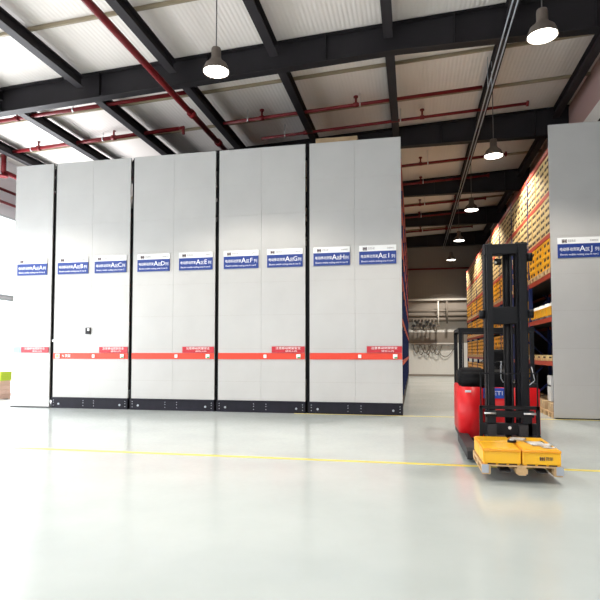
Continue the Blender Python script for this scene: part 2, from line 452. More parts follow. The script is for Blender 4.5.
rnd = random.Random(4)
for k in range(7):
    x = .05 + .22 * k
    z1 = 3.9 - .05 * (k % 3); z0 = 3.05 + .12 * ((k * 2) % 3)
    MB(M['wallpipe']).tube([(x, wy - .25, z1), (x, wy - .35, z0), (x + .16, wy - .38, z0 - .05), (x + .16, wy - .3, z0 + .35)], .035).build('branch_pipe', t)
    MB(M['fgrey']).cyl((x - .09, wy - .36, z0 + .3), (x + .09, wy - .36, z0 + .3), .07).cyl((x, wy - .42, z0 + .3), (x, wy - .46, z0 + .3), .1).build('valve', t)
MB(M['wallpipe']).tube([(-.1, wy - .3, 3.35), (1.75, wy - .3, 3.35)], .05).tube([(-.1, wy - .3, 3.12), (1.3, wy - .3, 3.12)], .04).build('header_pipe', t)
t = thing('cable_bundle', (1.0, YF - .1, 2.1), 'dark hoses drooping in loops on the lower far wall', 'hoses')
MB(M['wallpipe']).box(-.1, 2.75, YF - .2, YF, 2.08, 2.14).build('hose_rail', t)
for k in range(6):
    x = .0 + .25 * k; w_ = .45 + .1 * (k % 3); dz = .55 + .12 * (k % 2)
    pts = [(x + w_ * u / 8, YF - .1 - .02 * k, 2.1 - dz * math.sin(PI * u / 8) + .0) for u in range(9)]
    MB(M['wallpipe']).tube(pts, .028, 0, 6).build('hose', t)
pts = [(1.5 + 1.2 * u / 12, YF - .1, 1.9 - .6 * math.sin(PI * u / 12)) for u in range(13)]
MB(M['wallpipe']).tube(pts, .022, 0, 6).build('hose', t)

# ------------------------------------------------------------------ hanging lamps
def make_lamp(x, y, label, power):
    t = thing('pendant_lamp', (x, y, 7.3), label, 'lamp', 'round pendant lamps hanging from the roof')
    z = 7.3
    MB(M['fixture']).lathe(x, y, [(.265, z), (.27, z + .02), (.22, z + .16), (.12, z + .25), (.10, z + .30), (.10, z + .46), (.09, z + .50), (.0, z + .50)]).build('lamp_shade', t)
    MB(M['glow']).cyl((x, y, z + .005), (x, y, z + .03), .25, 0, 28).build('diffuser', t)
    MB(M['cable']).cyl((x, y, z + .50), (x, y, roof(x)), .012, 0, 6).build('cable', t)
    d = bpy.data.lights.new('lamp_light', 'SPOT')
    d.energy = power; d.color = LAMP_COL; d.spot_size = math.radians(124); d.spot_blend = .3; d.shadow_soft_size = .22
    o = bpy.data.objects.new('lamp_light', d); C.objects.link(o); o.parent = t; o.location = (0, 0, -.06)
    return t
lw = ['nearest of those over the aisle', 'second hanging lamp down the aisle', 'third hanging lamp down the aisle',
      'fourth and smallest hanging lamp, close to the far wall']
for y, l in zip((16.6, 22.8, 28.95, 34.9), lw):
    make_lamp(2.36, y, 'lit bell shaped pendant lamp, ' + l, AISLE_LAMP_POWER)
for x, n in ((2.36, 'in line with the aisle'), (-3.9, 'before the middle racks'), (-10.2, 'before the leftmost racks')):
    for y, n2 in ((10.4, 'nearer the racks'), (4.3, 'nearer the camera')):
        make_lamp(x, y, 'bell shaped pendant lamp over the open floor %s, %s' % (n, n2), LAMP_POWER)

# ------------------------------------------------------------------ mobile rack units
D = 13.88; TOP = 7.03
SEAMS = [0.8, 1.66, 2.55, 3.42, 4.33, 5.22, 6.05]
def panel(parent, x0, x1, zb, label=None, nseam=None):
    g = MB(M['panel'], M['wallmid'])
    zs = [zb] + [s for s in SEAMS if s > zb + .2] + [TOP]
    for a, c_ in zip(zs[:-1], zs[1:]):
        g.box(x0 + .002, x1 - .002, D, D + .035, a + .0015, c_ - .0015, 0)
    g.box(x0 + .01, x1 - .01, D + .006, D + .06, zb + .01, TOP - .01, 1)
    return g.build('end_panel', parent)
def sign(parent, x0, x1, z0, z1, letter):
    yb = D - .03
    s = MB(M['blue']).box(x0, x1, yb, D - .002, z0, z1 - .15).build('sign_board', parent)
    MB(M['white']).box(x0, x1, yb, D - .002, z1 - .15, z1).build('sign_header', s)
    yl = yb - .006
    cx = (x0 + x1) / 2; w = x1 - x0
    # small dark emblem and grey maker's line on the white strip
    g = MB(M['dark_text'])
    ex = x0 + w * .10; ez = z1 - .085
    for k in range(2):
        g.box(ex + .06 * k, ex + .018 + .06 * k, yl, yb, ez - .045, ez + .045)
        g.box(ex + .028 + .06 * k, ex + .046 + .06 * k, yl, yb, ez - .045, ez + .045)
    g.box(ex, ex + .1, yl, yb, ez - .008, ez + .012)
    g.build('emblem', s)
    text_obj('lettering', '货架系统', .075, (x0 + w * .33, yb - .003, ez), M['grey_text'], s, .17)
    text_obj('lettering', '仓储物流', .05, (x0 + w * .85, yb - .003, ez), M['grey_text'], s, .18)
    zt = z0 + (z1 - .15 - z0) * .62
    text_obj('lettering', '电动移动货架', .09, (x0 + w * .28, yb - .003, zt - .01), M['lettering'], s, w * .46)
    text_obj('lettering', 'A', .19, (x0 + w * .58, yb - .003, zt), M['lettering'], s)
    text_obj('lettering', '区', .10, (x0 + w * .70, yb - .003, zt - .02), M['lettering'], s)
    text_obj('lettering', letter, .17, (x0 + w * .80, yb - .003, zt), M['lettering'], s)
    text_obj('lettering', '列', .10, (x0 + w * .92, yb - .003, zt - .02), M['lettering'], s)
    text_obj('lettering', 'Electric mobile racking area A row ' + letter, .06, (cx, yb - .003, z0 + .075), M['lettering'], s, w * .88)
    return s
def notice(parent, x0, x1, z0, z1):
    p = MB(M['crimson']).box(x0, x1, D - .04, D - .022, z0, z1).build('notice_plate', parent)
    cx = (x0 + x1) / 2
    text_obj('lettering', '注意移动货架安全', .07, (cx, D - .043, z0 + .115), M['lettering'], p, (x1 - x0) * .75)
    text_obj('lettering', '请勿入内', .045, (cx + .08, D - .043, z0 + .04), M['lettering'], p, (x1 - x0) * .35)
    return p
LV = [1.35, 2.42, 3.49, 4.46, 5.48, 6.54]     # heights of the shelf beams
Y0R, BAY, NB = 13.96, 2.62, 8
def rack_frame(parent, x0, x1, faces, z0=0.0, far=NB, ymin=Y0R):
    """uprights with bracing at every bay and a beam at every level"""
    for k in range(far + 1):
        y = ymin + BAY * k
        g = MB(M['upright'])
        for x in (x0, x1 - .09): g.box(x, x + .09, y, y + .10, z0, 6.56)
        zz = z0 + .3; fl = 0
        while zz < 5.5:
            a, c_ = (x0 + .045, x1 - .045) if fl % 2 == 0 else (x1 - .045, x0 + .045)
            g.bar((a, y + .05, zz), (c_, y + .05, zz + 1.0), .03, .05); zz += 1.0; fl += 1
        g.build('upright_frame', parent)
    for z in LV:
        for x in faces:
            g = MB(M['rackbeam'])
            for k in range(far):
                y = ymin + BAY * k
                g.box(x, x + .05, y + .10, y + BAY, z - .11, z)
            g.build('shelf_beam', parent)

UNITS = [(-10.03, -7.70, 'B', 'C'), (-7.60, -5.19, 'D', 'E'), (-5.09, -2.72, 'F', 'G'), (-2.61, -0.26, 'H', 'I')]
where = ['grey rack unit with row B and C signs and a small black box',
         'grey rack unit with row D and E signs, third front from left',
         'grey rack unit with row F and G signs, next to the aisle-side unit',
         'grey rack unit with row H and I signs, beside the aisle']
for n, (x0, x1, la, lb) in enumerate(UNITS):
    t = thing('mobile_rack', ((x0 + x1) / 2, D, 0), 'tall mobile ' + where[n], 'rack', 'tall grey mobile rack units side by side')
    mid = (x0 + x1) / 2
    panel(t, x0, mid, .305); panel(t, mid, x1, .305)
    # black carriage base
    g = MB(M['base']); g.box(x0 - .03, x1 + .0, D - .02, D + .5, .0, .30, 0, .008)
    g.box(x0 - .03, x1, D - .035, D - .02, .27, .30)
    g.mats.append(M['zinc'])
    for fx in (.02, .42, .56, .97):
        x = x0 + (x1 - x0) * fx
        for dz in (.08, .16, .22): g.cyl((x, D - .03, dz), (x, D - .02, dz), .011, 1, 8)
    base = g.build('carriage_base', t)
    for fx in (.09, .9):
        x = x0 + (x1 - x0) * fx
        MB(M['zinc']).cyl((x, D - .035, .12), (x, D - .02, .12), .028).build('wheel_cap', base)
    # black strip added against light leaks, keeps the left slot dark
    MB(M['blackmatte']).box(x0 - .083, x0 - .005, D + .06, D + .16, .0, TOP - .05).build('gap_block_strip', t)
    MB(M['black']).box(x0 - .02, x0 - .0, D + .0, D + .05, .335, TOP - .02).build('edge_trim', t)
    band = MB(M['band']).box(x0 + .01, x1 - .01, D - .022, D - .001, 1.385, 1.55).build('colour_band', t)
    nx = x0 + (x1 - x0) * .625
    notice(t, nx, x1 - .01, 1.555, 1.72)
    # push buttons on the band
    bx = x0 + (x1 - x0) * .55
    MB(M['white']).box(bx - .04, bx + .04, D - .05, D - .022, 1.42, 1.51, 0, .008).build('push_button', t, label='white push button')
    bx = x0 + (x1 - x0) * .925
    b1 = MB(M['white']).box(bx - .055, bx + .055, D - .05, D - .022, 1.41, 1.52, 0, .008).build('switch_box', t, label='white switch box with green key')
    MB(M['green']).box(bx - .02, bx + .055, D - .058, D - .05, 1.415, 1.45).build('key', b1)
    # number signs
    if n == 0: sx = (-9.93, -8.97, -8.76, -7.79)
    else:
        sx = (x0 + .15, x0 + 1.11, x0 + 1.35, x0 + 2.3)
    if n == 1: sx = (x0 + .15, x0 + 1.10, x0 + 1.38, x0 + 2.34)
    if n == 3: sx = (x0 + .11, x0 + 1.05, x0 + 1.29, x0 + 2.22)
    sign(t, sx[0], sx[1], 3.795, 4.275, la); sign(t, sx[2], sx[3], 3.795, 4.275, lb)
    if n == 0:
        bx = -9.87
        b2 = MB(M['white']).box(bx - .07, bx + .07, D - .05, D - .022, 1.40, 1.53, 0, .01).build('switch_box', t, label='white switch box with yellow key')
        MB(M['yellowbtn']).box(bx - .04, bx + .04, D - .06, D - .05, 1.43, 1.5).build('key', b2)
        text_obj('lettering', 'N 货架', .10, (-9.60, D - .026, 1.465), M['lettering'], t, .26)
        k = MB(M['fgrey']).box(-9.0, -8.86, D - .06, D - .002, 2.08, 2.26, 0, .01).build('control_box', t, label='small black and white control box')
        MB(M['white']).box(-8.93, -8.87, D - .07, D - .06, 2.17, 2.24).build('label_sticker', k)
        MB(M['silver']).cyl((-10.03, D - .03, 1.9), (-10.03, D + .0, 1.9), .03).build('latch', t)
    # unseen sheets added to block light behind the panels, then the storage frame
    faces = (x1 - .04,) if n == 3 else ()
    g = MB(M['fgrey'])
    g.box(x0 + .06, x0 + .08, D + .1, 35.0, .3, 6.7)
    g.build('light_block_sheet', t)
    if n == 3:
        rack_frame(t, x1 - 1.15, x1 - .005, faces, .3)
        MB(M['base']).box(x1 - 1.15, x1 - .02, D + .5, 35.2, .05, .32).build('carriage_rail', t)
        MB(M['fgrey']).box(x1 - 1.2, x1 - 1.18, D + .1, 35.0, .3, 6.7).build('centre_light_block', t)  # second added sheet, blocks light and view through the unit
    else:
        g = MB(M['rackbeam'])
        for z in LV[1:]: g.box(x0 + .1, x1 - .05, D + .1, D + .16, z - .11, z)
        g.build('shelf_beam', t)

# fixed rack at the far left (row A)
t = thing('fixed_rack', (-10.8, D, 0), 'narrow grey end rack panel with row A sign beside the bright windows, leftmost of all', 'rack')
panel(t, -11.38, -10.14, .02)
sign(t, -11.25, -10.28, 3.795, 4.275, 'A')
notice(t, -11.05, -10.17, 1.56, 1.72)
MB(M['lightblue']).box(-11.30, -11.06, D - .04, D - .022, 1.56, 1.72).build('blue_plate', t)
MB(M['fgrey']).box(-11.4, -10.16, D - .012, D - .001, .0, .03).build('kick_strip', t)
MB(M['fgrey']).box(-11.35, -11.33, D + .1, 35, .05, 6.7).build('light_block_sheet', t)  # unseen sheet added to block light behind this panel too
MB(M['white']).box(-11.38, -11.30, D - .035, D - .022, 1.58, 1.70).build('label_sticker', t)

# fixed rack on the right of the aisle (row J)
RX0, RX1 = 3.26, 4.42
t = thing('fixed_rack', (3.85, D, 0), 'tall rack with grey end panel and row J sign, right of the aisle', 'rack')
panel(t, RX0 - .03, RX1 + .14, .02)
MB(M['fgrey']).box(RX0, RX1 + .1, D - .012, D - .001, .0, .03).build('kick_strip', t)
sign(t, 3.38, 4.31, 3.795, 4.275, 'J')
rack_frame(t, RX0, RX1, (RX0, RX1 - .05), 0.0)
g = MB(M['fgrey'])
for z in LV[:5]: g.box(RX0 + .06, RX1 - .06, Y0R + .12, Y0R + BAY * NB, z - .03, z - .005)
g.build('shelf_deck', t)

# ------------------------------------------------------------------ goods
def crate_mesh(name, w, h, d, body, slot, rim=.012, twoslots=False):
    """stackable plastic crate; long face towards -x, origin at its base centre; w along y, d along x"""
    g = MB(body, slot)
    g.box(-d / 2 + rim, d / 2 - rim, -w / 2 + rim, w / 2 - rim, 0, h - .02)
    g.box(-d / 2, d / 2, -w / 2, w / 2, h - .045, h - .004)           # rim
    for s in (-1, 1): g.box(-d / 2 + .004, -d / 2 + rim + .01, s * (w / 2 - .03) - .012, s * (w / 2 - .03) + .012, .02, h - .04)
    ys = (-w * .22, w * .22) if twoslots else (0,)
    for y in ys:
        g.box(-d / 2 + rim - .006, -d / 2 + rim + .012, y - .08, y + .08, h * .26, h * .26 + h * .36, 1)
        g.box(-d / 2 + .004, -d / 2 + rim + .004, y - .085, y + .085, h * .64, h * .70, 0)
    bmesh.ops.translate(g.bm, vec=(0, 0, 0), verts=g.bm.verts[:])
    me = bpy.data.meshes.new(name); g.bm.to_mesh(me); g.bm.free()
    me.materials.append(body); me.materials.append(slot)
    return me
def inst(name, me, loc, label, cat, group, rz=0.0):
    o = bpy.data.objects.new(name, me); C.objects.link(o); o.location = loc; o.rotation_euler.z = rz
    return tag(o, label, cat, group)
def stuff_join(name, me, locs, label, cat):
    bm = bmesh.new()
    for l in locs:
        tmp = me.copy(); tmp.transform(Matrix.Translation(l)); bm.from_mesh(tmp); bpy.data.meshes.remove(tmp)
    m2 = bpy.data.meshes.new(name); bm.to_mesh(m2); bm.free()
    for mm in me.materials: m2.materials.append(mm)
    o = bpy.data.objects.new(name, m2); C.objects.link(o); tag(o, label, cat); o['kind'] = 'stuff'; return o

ORD = ['first', 'second', 'third', 'fourth', 'fifth', 'sixth', 'seventh', 'eighth']
TIER = ['bottom', 'second', 'middle', 'fourth', 'top']
T4 = ['bottom', 'second', 'third', 'top']
POS = ['near', 'middle', 'far']
LVN = ['lowest beam', 'second beam', 'third beam', 'fourth beam', 'fifth beam']
rnd = random.Random(11)
cream_me = crate_mesh('cream_crate', .485, .180, .6, M['cream'], M['slot'], .012, True)
yel_me = crate_mesh('yellow_crate', .76, .18, .6, M['yellow'], M['slot'], .014, True)
XC = RX0 + .305
cream, yel, pal = [], [], []
for b_ in range(NB):
    yb = Y0R + BAY * b_ + .10
    for li in (3, 4):
        for cidx in range(5):
            n = 5
            for k in range(n): cream.append((XC + rnd.uniform(-.012, .012), yb + .26 + .50 * cidx, LV[li] + .181 * k + .002, 'cream crate in right rack, %s, %s bay, %s stack, %s tier' % (LVN[li], ORD[b_], ORD[cidx], TIER[k])))
    for li in ((2,) if b_ < 2 else (0, 1, 2)):
        for cidx in range(3):
            yy = yb + .42 + .83 * cidx
            pal.append((XC, yy, LV[li] + .001, 'wooden pallet under yellow crates, right rack, %s, %s bay, %s stack' % (LVN[li], ORD[b_], POS[cidx])))
            for k in range(4): yel.append((XC + rnd.uniform(-.012, .012), yy, LV[li] + .125 + .181 * k, 'yellow crate in right rack, %s, %s bay, %s stack, %s tier' % (LVN[li], ORD[b_], POS[cidx], T4[k])))
    if b_ >= 2:
        for cidx in range(3):
            yy = yb + .42 + .83 * cidx
            pal.append((XC, yy, 0.0, 'wooden pallet under yellow crates, right rack floor, %s bay, %s stack' % (ORD[b_], POS[cidx])))
            for k in range(5): yel.append((XC + rnd.uniform(-.012, .012), yy, .125 + .181 * k, 'yellow crate at right rack floor, %s bay, %s stack, %s tier' % (ORD[b_], POS[cidx], TIER[k])))
cream.sort(key=lambda p: p[1]); yel.sort(key=lambda p: p[1])
for p in cream[:300]:
    inst('cream_crate', cream_me, p[:3], p[3], 'crate', 'cream crates on the upper right shelves')
if cream[300:]:
    stuff_join('cream_crates', cream_me, [q[:3] for q in cream[300:]], 'distant cream crates stacked on the upper shelves at the far end of the right rack', 'crates')
for p in yel[:300]:
    inst('yellow_crate', yel_me, p[:3], p[3], 'crate', 'yellow crates on the right rack')
if yel[300:]:
    stuff_join('yellow_crates', yel_me, [q[:3] for q in yel[300:]], 'distant yellow crates stacked low at the far end of the right rack', 'crates')
# small pallets under the yellow stacks
def pallet_mesh(name, w, d, m, h=.12):
    g = MB(m)
    for k in range(5): g.box(-d / 2 + d * k / 5 + .01, -d / 2 + d * (k + 1) / 5 - .01, -w / 2, w / 2, h - .022, h)
    for s in (-1, 0, 1):
        g.box(-d / 2, d / 2, s * (w / 2 - .05) - .05, s * (w / 2 - .05) + .05, h - .04, h - .022)
        for q in (-1, 0, 1): g.box(q * (d / 2 - .06) - .06, q * (d / 2 - .06) + .06, s * (w / 2 - .05) - .05, s * (w / 2 - .05) + .05, .018, h - .04)
        g.box(-d / 2, d / 2, s * (w / 2 - .05) - .05, s * (w / 2 - .05) + .05, 0, .018)
    me = bpy.data.meshes.new(name); g.bm.to_mesh(me); g.bm.free(); me.materials.append(m); return me
pm = pallet_mesh('small_pallet', .8, .66, M['wood'])
for p in pal:
    inst('wooden_pallet', pm, p[:3], p[3], 'pallet', 'pallets under the yellow crates')
# near bays: open yellow totes with silver rolls on the second shelf, low cream trays on the first
def tote():
    g = MB(M['yellow'], M['zinc'])
    w, d, h = .54, .6, .27
    g.box(-d / 2, d / 2, -w / 2, w / 2, .06, .08)
    g.box(-d / 2, -d / 2 + .02, -w / 2, w / 2, .08, h); g.box(d / 2 - .02, d / 2, -w / 2, w / 2, .08, h)
    g.box(-d / 2 + .02, d / 2 - .02, -w / 2, -w / 2 + .02, .08, h); g.box(-d / 2 + .02, d / 2 - .02, w / 2 - .02, w / 2, .08, h)
    g.box(-d / 2 - .01, -d / 2 + .0, -w / 2, w / 2, h - .03, h)
    for s in (-.2, .2): g.box(-d / 2 + .02, d / 2 - .02, s - .05, s + .05, 0, .06, 1)
    me = bpy.data.meshes.new('tote_bin'); g.bm.to_mesh(me); g.bm.free(); me.materials.append(M['yellow']); me.materials.append(M['zinc']); return me
tm = tote()
rollm = MB(M['white'])
rollm.cyl((0, 0, 0), (0, 0, .30), .075, 0, 16)
rme = bpy.data.meshes.new('paper_roll'); rollm.bm.to_mesh(rme); rollm.bm.free(); rme.materials.append(M['paper'])
traym = MB(M['cream'], M['slot'])
traym.box(-.29, .29, -.24, .24, 0, .05); traym.box(-.30, .30, -.25, .25, .05, .14); traym.box(-.304, -.299, -.12, .12, .07, .11, 1)
tme = bpy.data.meshes.new('tray'); traym.bm.to_mesh(tme); traym.bm.free(); tme.materials.append(M['cream']); tme.materials.append(M['slot'])
carm = MB(M['paleboard'], M['cream'])
carm.box(-.28, .28, -.24, .24, 0, .2, 0, .006); carm.box(-.283, .283, -.03, .03, .199, .202, 1); carm.box(-.283, -.279, -.03, .03, .12, .2, 1)
cme = bpy.data.meshes.new('carton'); carm.bm.to_mesh(cme); carm.bm.free(); cme.materials.append(M['paleboard']); cme.materials.append(M['cream'])
for b_ in range(2):
    yb = Y0R + BAY * b_ + .10
    for k in range(4):
        y = yb + .33 + .62 * k
        inst('tote_bin', tm, (XC + .02, y, LV[1] + .002), 'open yellow tote of pale rolls, second beam, %s bay, %s from the mouth' % (ORD[b_], ORD[k]), 'bin', 'yellow totes on the second shelf')
        for q, (dx, dy) in enumerate(((-.14, -.12), (-.14, .12), (.08, 0))):
            inst('paper_roll', rme, (XC + dx, y + dy, LV[1] + .086), 'pale roll, %s, in the %s yellow tote of the %s bay' % (('front near corner', 'front far corner', 'back of tote')[q], ORD[k], ORD[b_]), 'roll', 'pale rolls in the yellow totes')
        inst('cream_tray', tme, (XC + .02, y - .02, LV[0] + .002), 'low cream tray on the lowest beam, %s bay, %s tray' % (ORD[b_], ORD[k]), 'tray', 'cream trays on the lowest shelf')
        if k < 3:
            w_ = '%s bay, %s one' % (ORD[b_], POS[k])
            inst('wooden_pallet', pm, (XC, yb + .42 + .83 * k, 0), 'wooden pallet on the floor holding tan goods, right rack, ' + w_, 'pallet', 'floor pallets in the near bays')
            inst('carton', cme, (XC, yb + .42 + .83 * k, .121), 'low tan cardboard carton on a floor pallet, right rack, ' + w_, 'carton', 'tan cartons on the floor pallets')
tag(MB(M['white'], M['fgrey']).box(3.40, 3.85, 14.9, 15.25, .325, .98, 0, .01).box(3.395, 3.4, 14.9, 15.25, .7, .74, 1).build('tall_carton', loc=(3.62, 15.07, .325)),
    'tall grey-white carton standing under the lowest shelf behind the rack end panel', 'carton')
# goods seen edge-on along the aisle side of the last mobile unit
pcm = MB(M['paleboard'], M['wood'])
pcm.box(-.5, .5, -.55, .55, .12, .74, 0, .01); pcm.box(-.5, .5, -.55, .55, .09, .12, 1)
for s in (-.4, 0, .4): pcm.box(-.5, .5, s - .05, s + .05, 0, .09, 1)
pme = bpy.data.meshes.new('pallet_carton'); pcm.bm.to_mesh(pme); pcm.bm.free(); pme.materials.append(M['paleboard']); pme.materials.append(M['wood'])
for b_ in range(NB):
    for li, z in enumerate([.32] + LV[:5]):
        for k in (0, 1):
            if (b_ * 2 + li + k) % 3 != 1: continue
            inst('palletised_carton', pme, (-.26 - .55, Y0R + BAY * b_ + .72 + 1.2 * k, z + .001), 'brown palletised carton, aisle side of the H-I unit, %s bay, %s level, %s' % (ORD[b_], ORD[li], ('near one', 'far one')[k]), 'carton', 'brown cartons in the aisle side of the last mobile rack')
tag(MB(M['paleboard'], M['rackbeam']).box(-2.52, -1.40, 14.3, 15.3, 6.92, 7.32, 0, .01).box(-2.5, -1.42, 14.29, 14.3, 7.08, 7.12, 1).build('top_carton', loc=(-1.96, 14.8, 6.92)),
    'flat tan carton lying on top of the mobile rack with row H sign', 'carton')

# ------------------------------------------------------------------ goods by the windows at far left
tag(MB(M['lime'], M['white']).box(-14.2, -13.45, 15.9, 16.5, .62, .93, 0, .015).box(-13.85, -13.6, 15.89, 15.9, .7, .86, 1).build('lime_box', loc=(-13.8, 16.2, .62)),
    'lime yellow box with white label on top of peach crates at left edge', 'box')
pc = MB(M['peach'], M['fgrey']); pc.box(-.33, .33, -.27, .27, 0, .13, 0, .008); pc.box(-.35, .35, -.29, .29, .13, .15); pc.box(-.12, .12, -.275, -.27, .05, .09, 1)
pcme = bpy.data.meshes.new('peach_crate'); pc.bm.to_mesh(pcme); pc.bm.free(); pcme.materials.append(M['peach']); pcme.materials.append(M['fgrey'])
for k, n in enumerate(('lowest of the stack on the floor', 'second from the floor', 'third from the floor', 'topmost, under the lime box')):
    inst('peach_crate', pcme, (-13.85, 16.2, .154 * k + .001), 'orange crate by the left windows, painted glare-pale, ' + n, 'crate', 'orange crates painted glare-pale by the windows')

# ------------------------------------------------------------------ reach truck
FX = 1.40
t = thing('reach_truck', (FX, 9.6, 0), 'red and black reach truck forklift with tall black mast facing the camera', 'forklift')
TR = [0.79, 2.09]
# body: left block, right block, centre hood
g = MB(M['forkred'])
g.prism([(9.75, .12), (11.35, .12), (11.35, .97), (9.80, .97)], 'x', TR[0], 1.16)
g.prism([(9.90, .16), (11.35, .16), (11.35, .96), (9.92, .96)], 'x', 1.17, TR[1])
bmesh.ops.bevel(g.bm, geom=g.bm.edges[:], offset=.02, segments=2, affect='EDGES', clamp_overlap=True)
for f_ in g.bm.faces: f_.smooth = True
body = g.build('body', t)
g = MB(M['badge']); g.box(1.12, 1.52, 9.87, 9.90, .775, .95, 0, .008); badge = g.build('badge_plate', t, label='blue badge plate with white letters')
text_obj('lettering', 'ETI', .10, (1.41, 9.866, .862), M['lettering'], badge, .15)
MB(M['silver']).box(.86, .96, 9.74, 9.76, .88, .92, 0, .004).build('lamp_emblem', t, label='small pale emblem on red side block')
# black seat and hood shapes above the red body
g = MB(M['blackmatte'])
g.prism([(9.84, .965), (9.84, 1.14), (9.92, 1.24), (10.1, 1.29), (10.5, 1.29), (10.7, 1.2), (10.7, .965)], 'x', .77, 1.22)
bmesh.ops.bevel(g.bm, geom=g.bm.edges[:], offset=.05, segments=3, affect='EDGES', clamp_overlap=True)
for f_ in g.bm.faces: f_.smooth = True
g.build('battery_cover', t)
g = MB(M['blackmatte'])
g.prism([(9.95, .955), (9.95, 1.22), (10.25, 1.27), (11.2, 1.2), (11.2, .955)], 'x', 1.22, 1.62)
g.build('hood', t)
g = MB(M['black']); g.box(1.62, 2.06, 9.95, 11.2, .96, 1.04, 0, .01); g.build('right_deck', t)
g = MB(M['blackmatte']); g.box(1.30, 1.80, 10.75, 11.25, 1.0, 1.12, 0, .04); g.box(1.34, 1.76, 11.15, 11.3, 1.08, 1.62, 0, .05); g.build('driver_seat', t)
g = MB(M['black']); g.cyl((1.55, 10.35, 1.2), (1.55, 10.42, 1.32), .03)
for k in range(20):
    a0, a1 = 2 * PI * k / 20, 2 * PI * (k + 1) / 20
    g.cyl((1.55 + .15 * math.cos(a0), 10.42 + .13 * math.sin(a0), 1.33 + .05 * math.sin(a0)), (1.55 + .15 * math.cos(a1), 10.42 + .13 * math.sin(a1), 1.33 + .05 * math.sin(a1)), .014, 0, 6)
g.build('steering_wheel', t)
g = MB(M['silver'])
for x in (1.74, 1.82, 1.90): g.cyl((x, 10.05, 1.03), (x, 10.0, 1.24), .01, 0, 6)
for x in (1.74, 1.82, 1.90): g.sphere((x, 10.0, 1.25), .022)
g.build('control_levers', t)
# hydraulic hoses behind the mast
g = MB(M['zinc'])
g.tube([(1.37, 9.2, 1.42), (1.37, 9.25, 1.15), (1.41, 9.3, 1.08), (1.47, 9.35, 1.12)], .007, 0, 6)
g.build('hydraulic_hose', t)
g = MB(M['zinc']); g.tube([(1.92, 9.7, 1.32), (1.95, 9.6, 1.1), (1.86, 9.6, 1.02)], .007, 0, 6); g.build('hydraulic_hose', t)
# overhead guard
G = MB(M['black'])
gy0, gy1, gz = 10.25, 11.35, 2.0
for x in (TR[0] + .045, TR[1] - .045):
    G.bar((x, gy0, .96), (x, gy0, gz - .03), .06, .06)
    G.bar((x, gy1, .96), (x, gy1, gz - .03), .07, .07)
    G.bar((x, gy0, gz - .03), (x, gy1, gz - .03), .07, .06)
G.bar((TR[0] + .1, gy0 + .1, .96), (TR[0] + .1, gy0 + .1, 1.9), .02, .03)
G.bar((TR[0] + .01, gy0, gz - .045), (TR[1] - .01, gy0, gz - .045), .09, .09)
G.bar((TR[0] + .01, gy1, gz - .045), (TR[1] - .01, gy1, gz - .045), .07, .07)
for k in range(6):
    x = TR[0] + .18 + .195 * k; G.bar((x, gy0, gz - .03), (x, gy1, gz - .03), .03, .04)
G.build('overhead_guard', t)
# straddle legs
for nm, xa in (('l', .74), ('r', 1.56)):
    g = MB(M['fgrey'])
    g.prism([(8.16, .05), (8.16, .16), (8.3, .19), (9.85, .19), (9.85, .05)], 'x', xa, xa + .16)
    leg = g.build('straddle_leg', t)
    MB(M['blackmatte']).cyl((xa + .02, 8.42, .09), (xa + .14, 8.42, .09), .09, 0, 24).build('load_wheel', leg)
g = MB(M['fgrey']); g.box(TR[0] + .01, TR[1] - .01, 9.86, 11.3, .05, .16); g.build('chassis', t)
g = MB(M['blackmatte']); g.cyl((1.3, 10.9, .16), (1.5, 10.9, .16), .16, 0, 24); g.build('drive_wheel', t)
# mast
my = 8.55
def channel(parent, name, xa, xb, z0, z1, y0, y1, openx):
    g = MB(M['black'])
    g.box(xa, xb, y0, y0 + .02, z0, z1); g.box(xa, xb, y1 - .02, y1, z0, z1)
    if openx > 0: g.box(xa, xa + .02, y0 + .02, y1 - .02, z0, z1)
    else: g.box(xb - .02, xb, y0 + .02, y1 - .02, z0, z1)
    return g.build(name, parent)
channel(t, 'mast_rail', 1.065, 1.185, .12, 3.20, my + .05, my + .25, 1)
channel(t, 'mast_rail', 1.505, 1.67, .12, 3.20, my + .05, my + .25, -1)
channel(t, 'inner_mast_rail', 1.085, 1.165, .30, 3.15, my - .06, my + .045, 1)
channel(t, 'inner_mast_rail', 1.53, 1.63, .30, 3.15, my - .06, my + .045, -1)
MB(M['black']).box(1.066, 1.669, my + .0, my + .2, 3.02, 3.18, 0, .012).build('mast_crossbar', t)
MB(M['black']).box(1.17, 1.53, my + .05, my + .2, 1.98, 2.24, 0, .012).build('mast_crossbar', t)
MB(M['black']).box(1.17, 1.52, my + .06, my + .2, .15, .32, 0, .012).build('mast_crossbar', t)
g = MB(M['black']); g.cyl((1.385, my + .14, .32), (1.385, my + .14, 2.1), .055); g.build('lift_cylinder', t)
MB(M['black']).cyl((1.385, my + .14, 2.1), (1.385, my + .14, 3.02), .05).build('cylinder_rod', t)
MB(M['black']).box(1.43, 1.465, my + .12, my + .16, .35, 3.02).build('hose_channel', t)
for x in (1.335, 1.44): MB(M['fgrey']).box(x - .006, x + .006, my + .1, my + .12, .5, 3.0).build('lift_chain', t)
g = MB(M['black']); g.cyl((1.215, my + .08, 2.92), (1.31, my + .08, 2.92), .05, 0, 18); g.build('chain_pulley', t)
MB(M['silver']).sphere((1.215, my + .0, 2.90), .022).build('bolt', t)
for x, z in ((1.015, 2.13), (1.70, 2.13), (1.70, 2.98)):
    MB(M['black']).cyl((x - .03, my + .1, z), (x + .05, my + .1, z), .065, 0, 16).build('hose_roller', t)
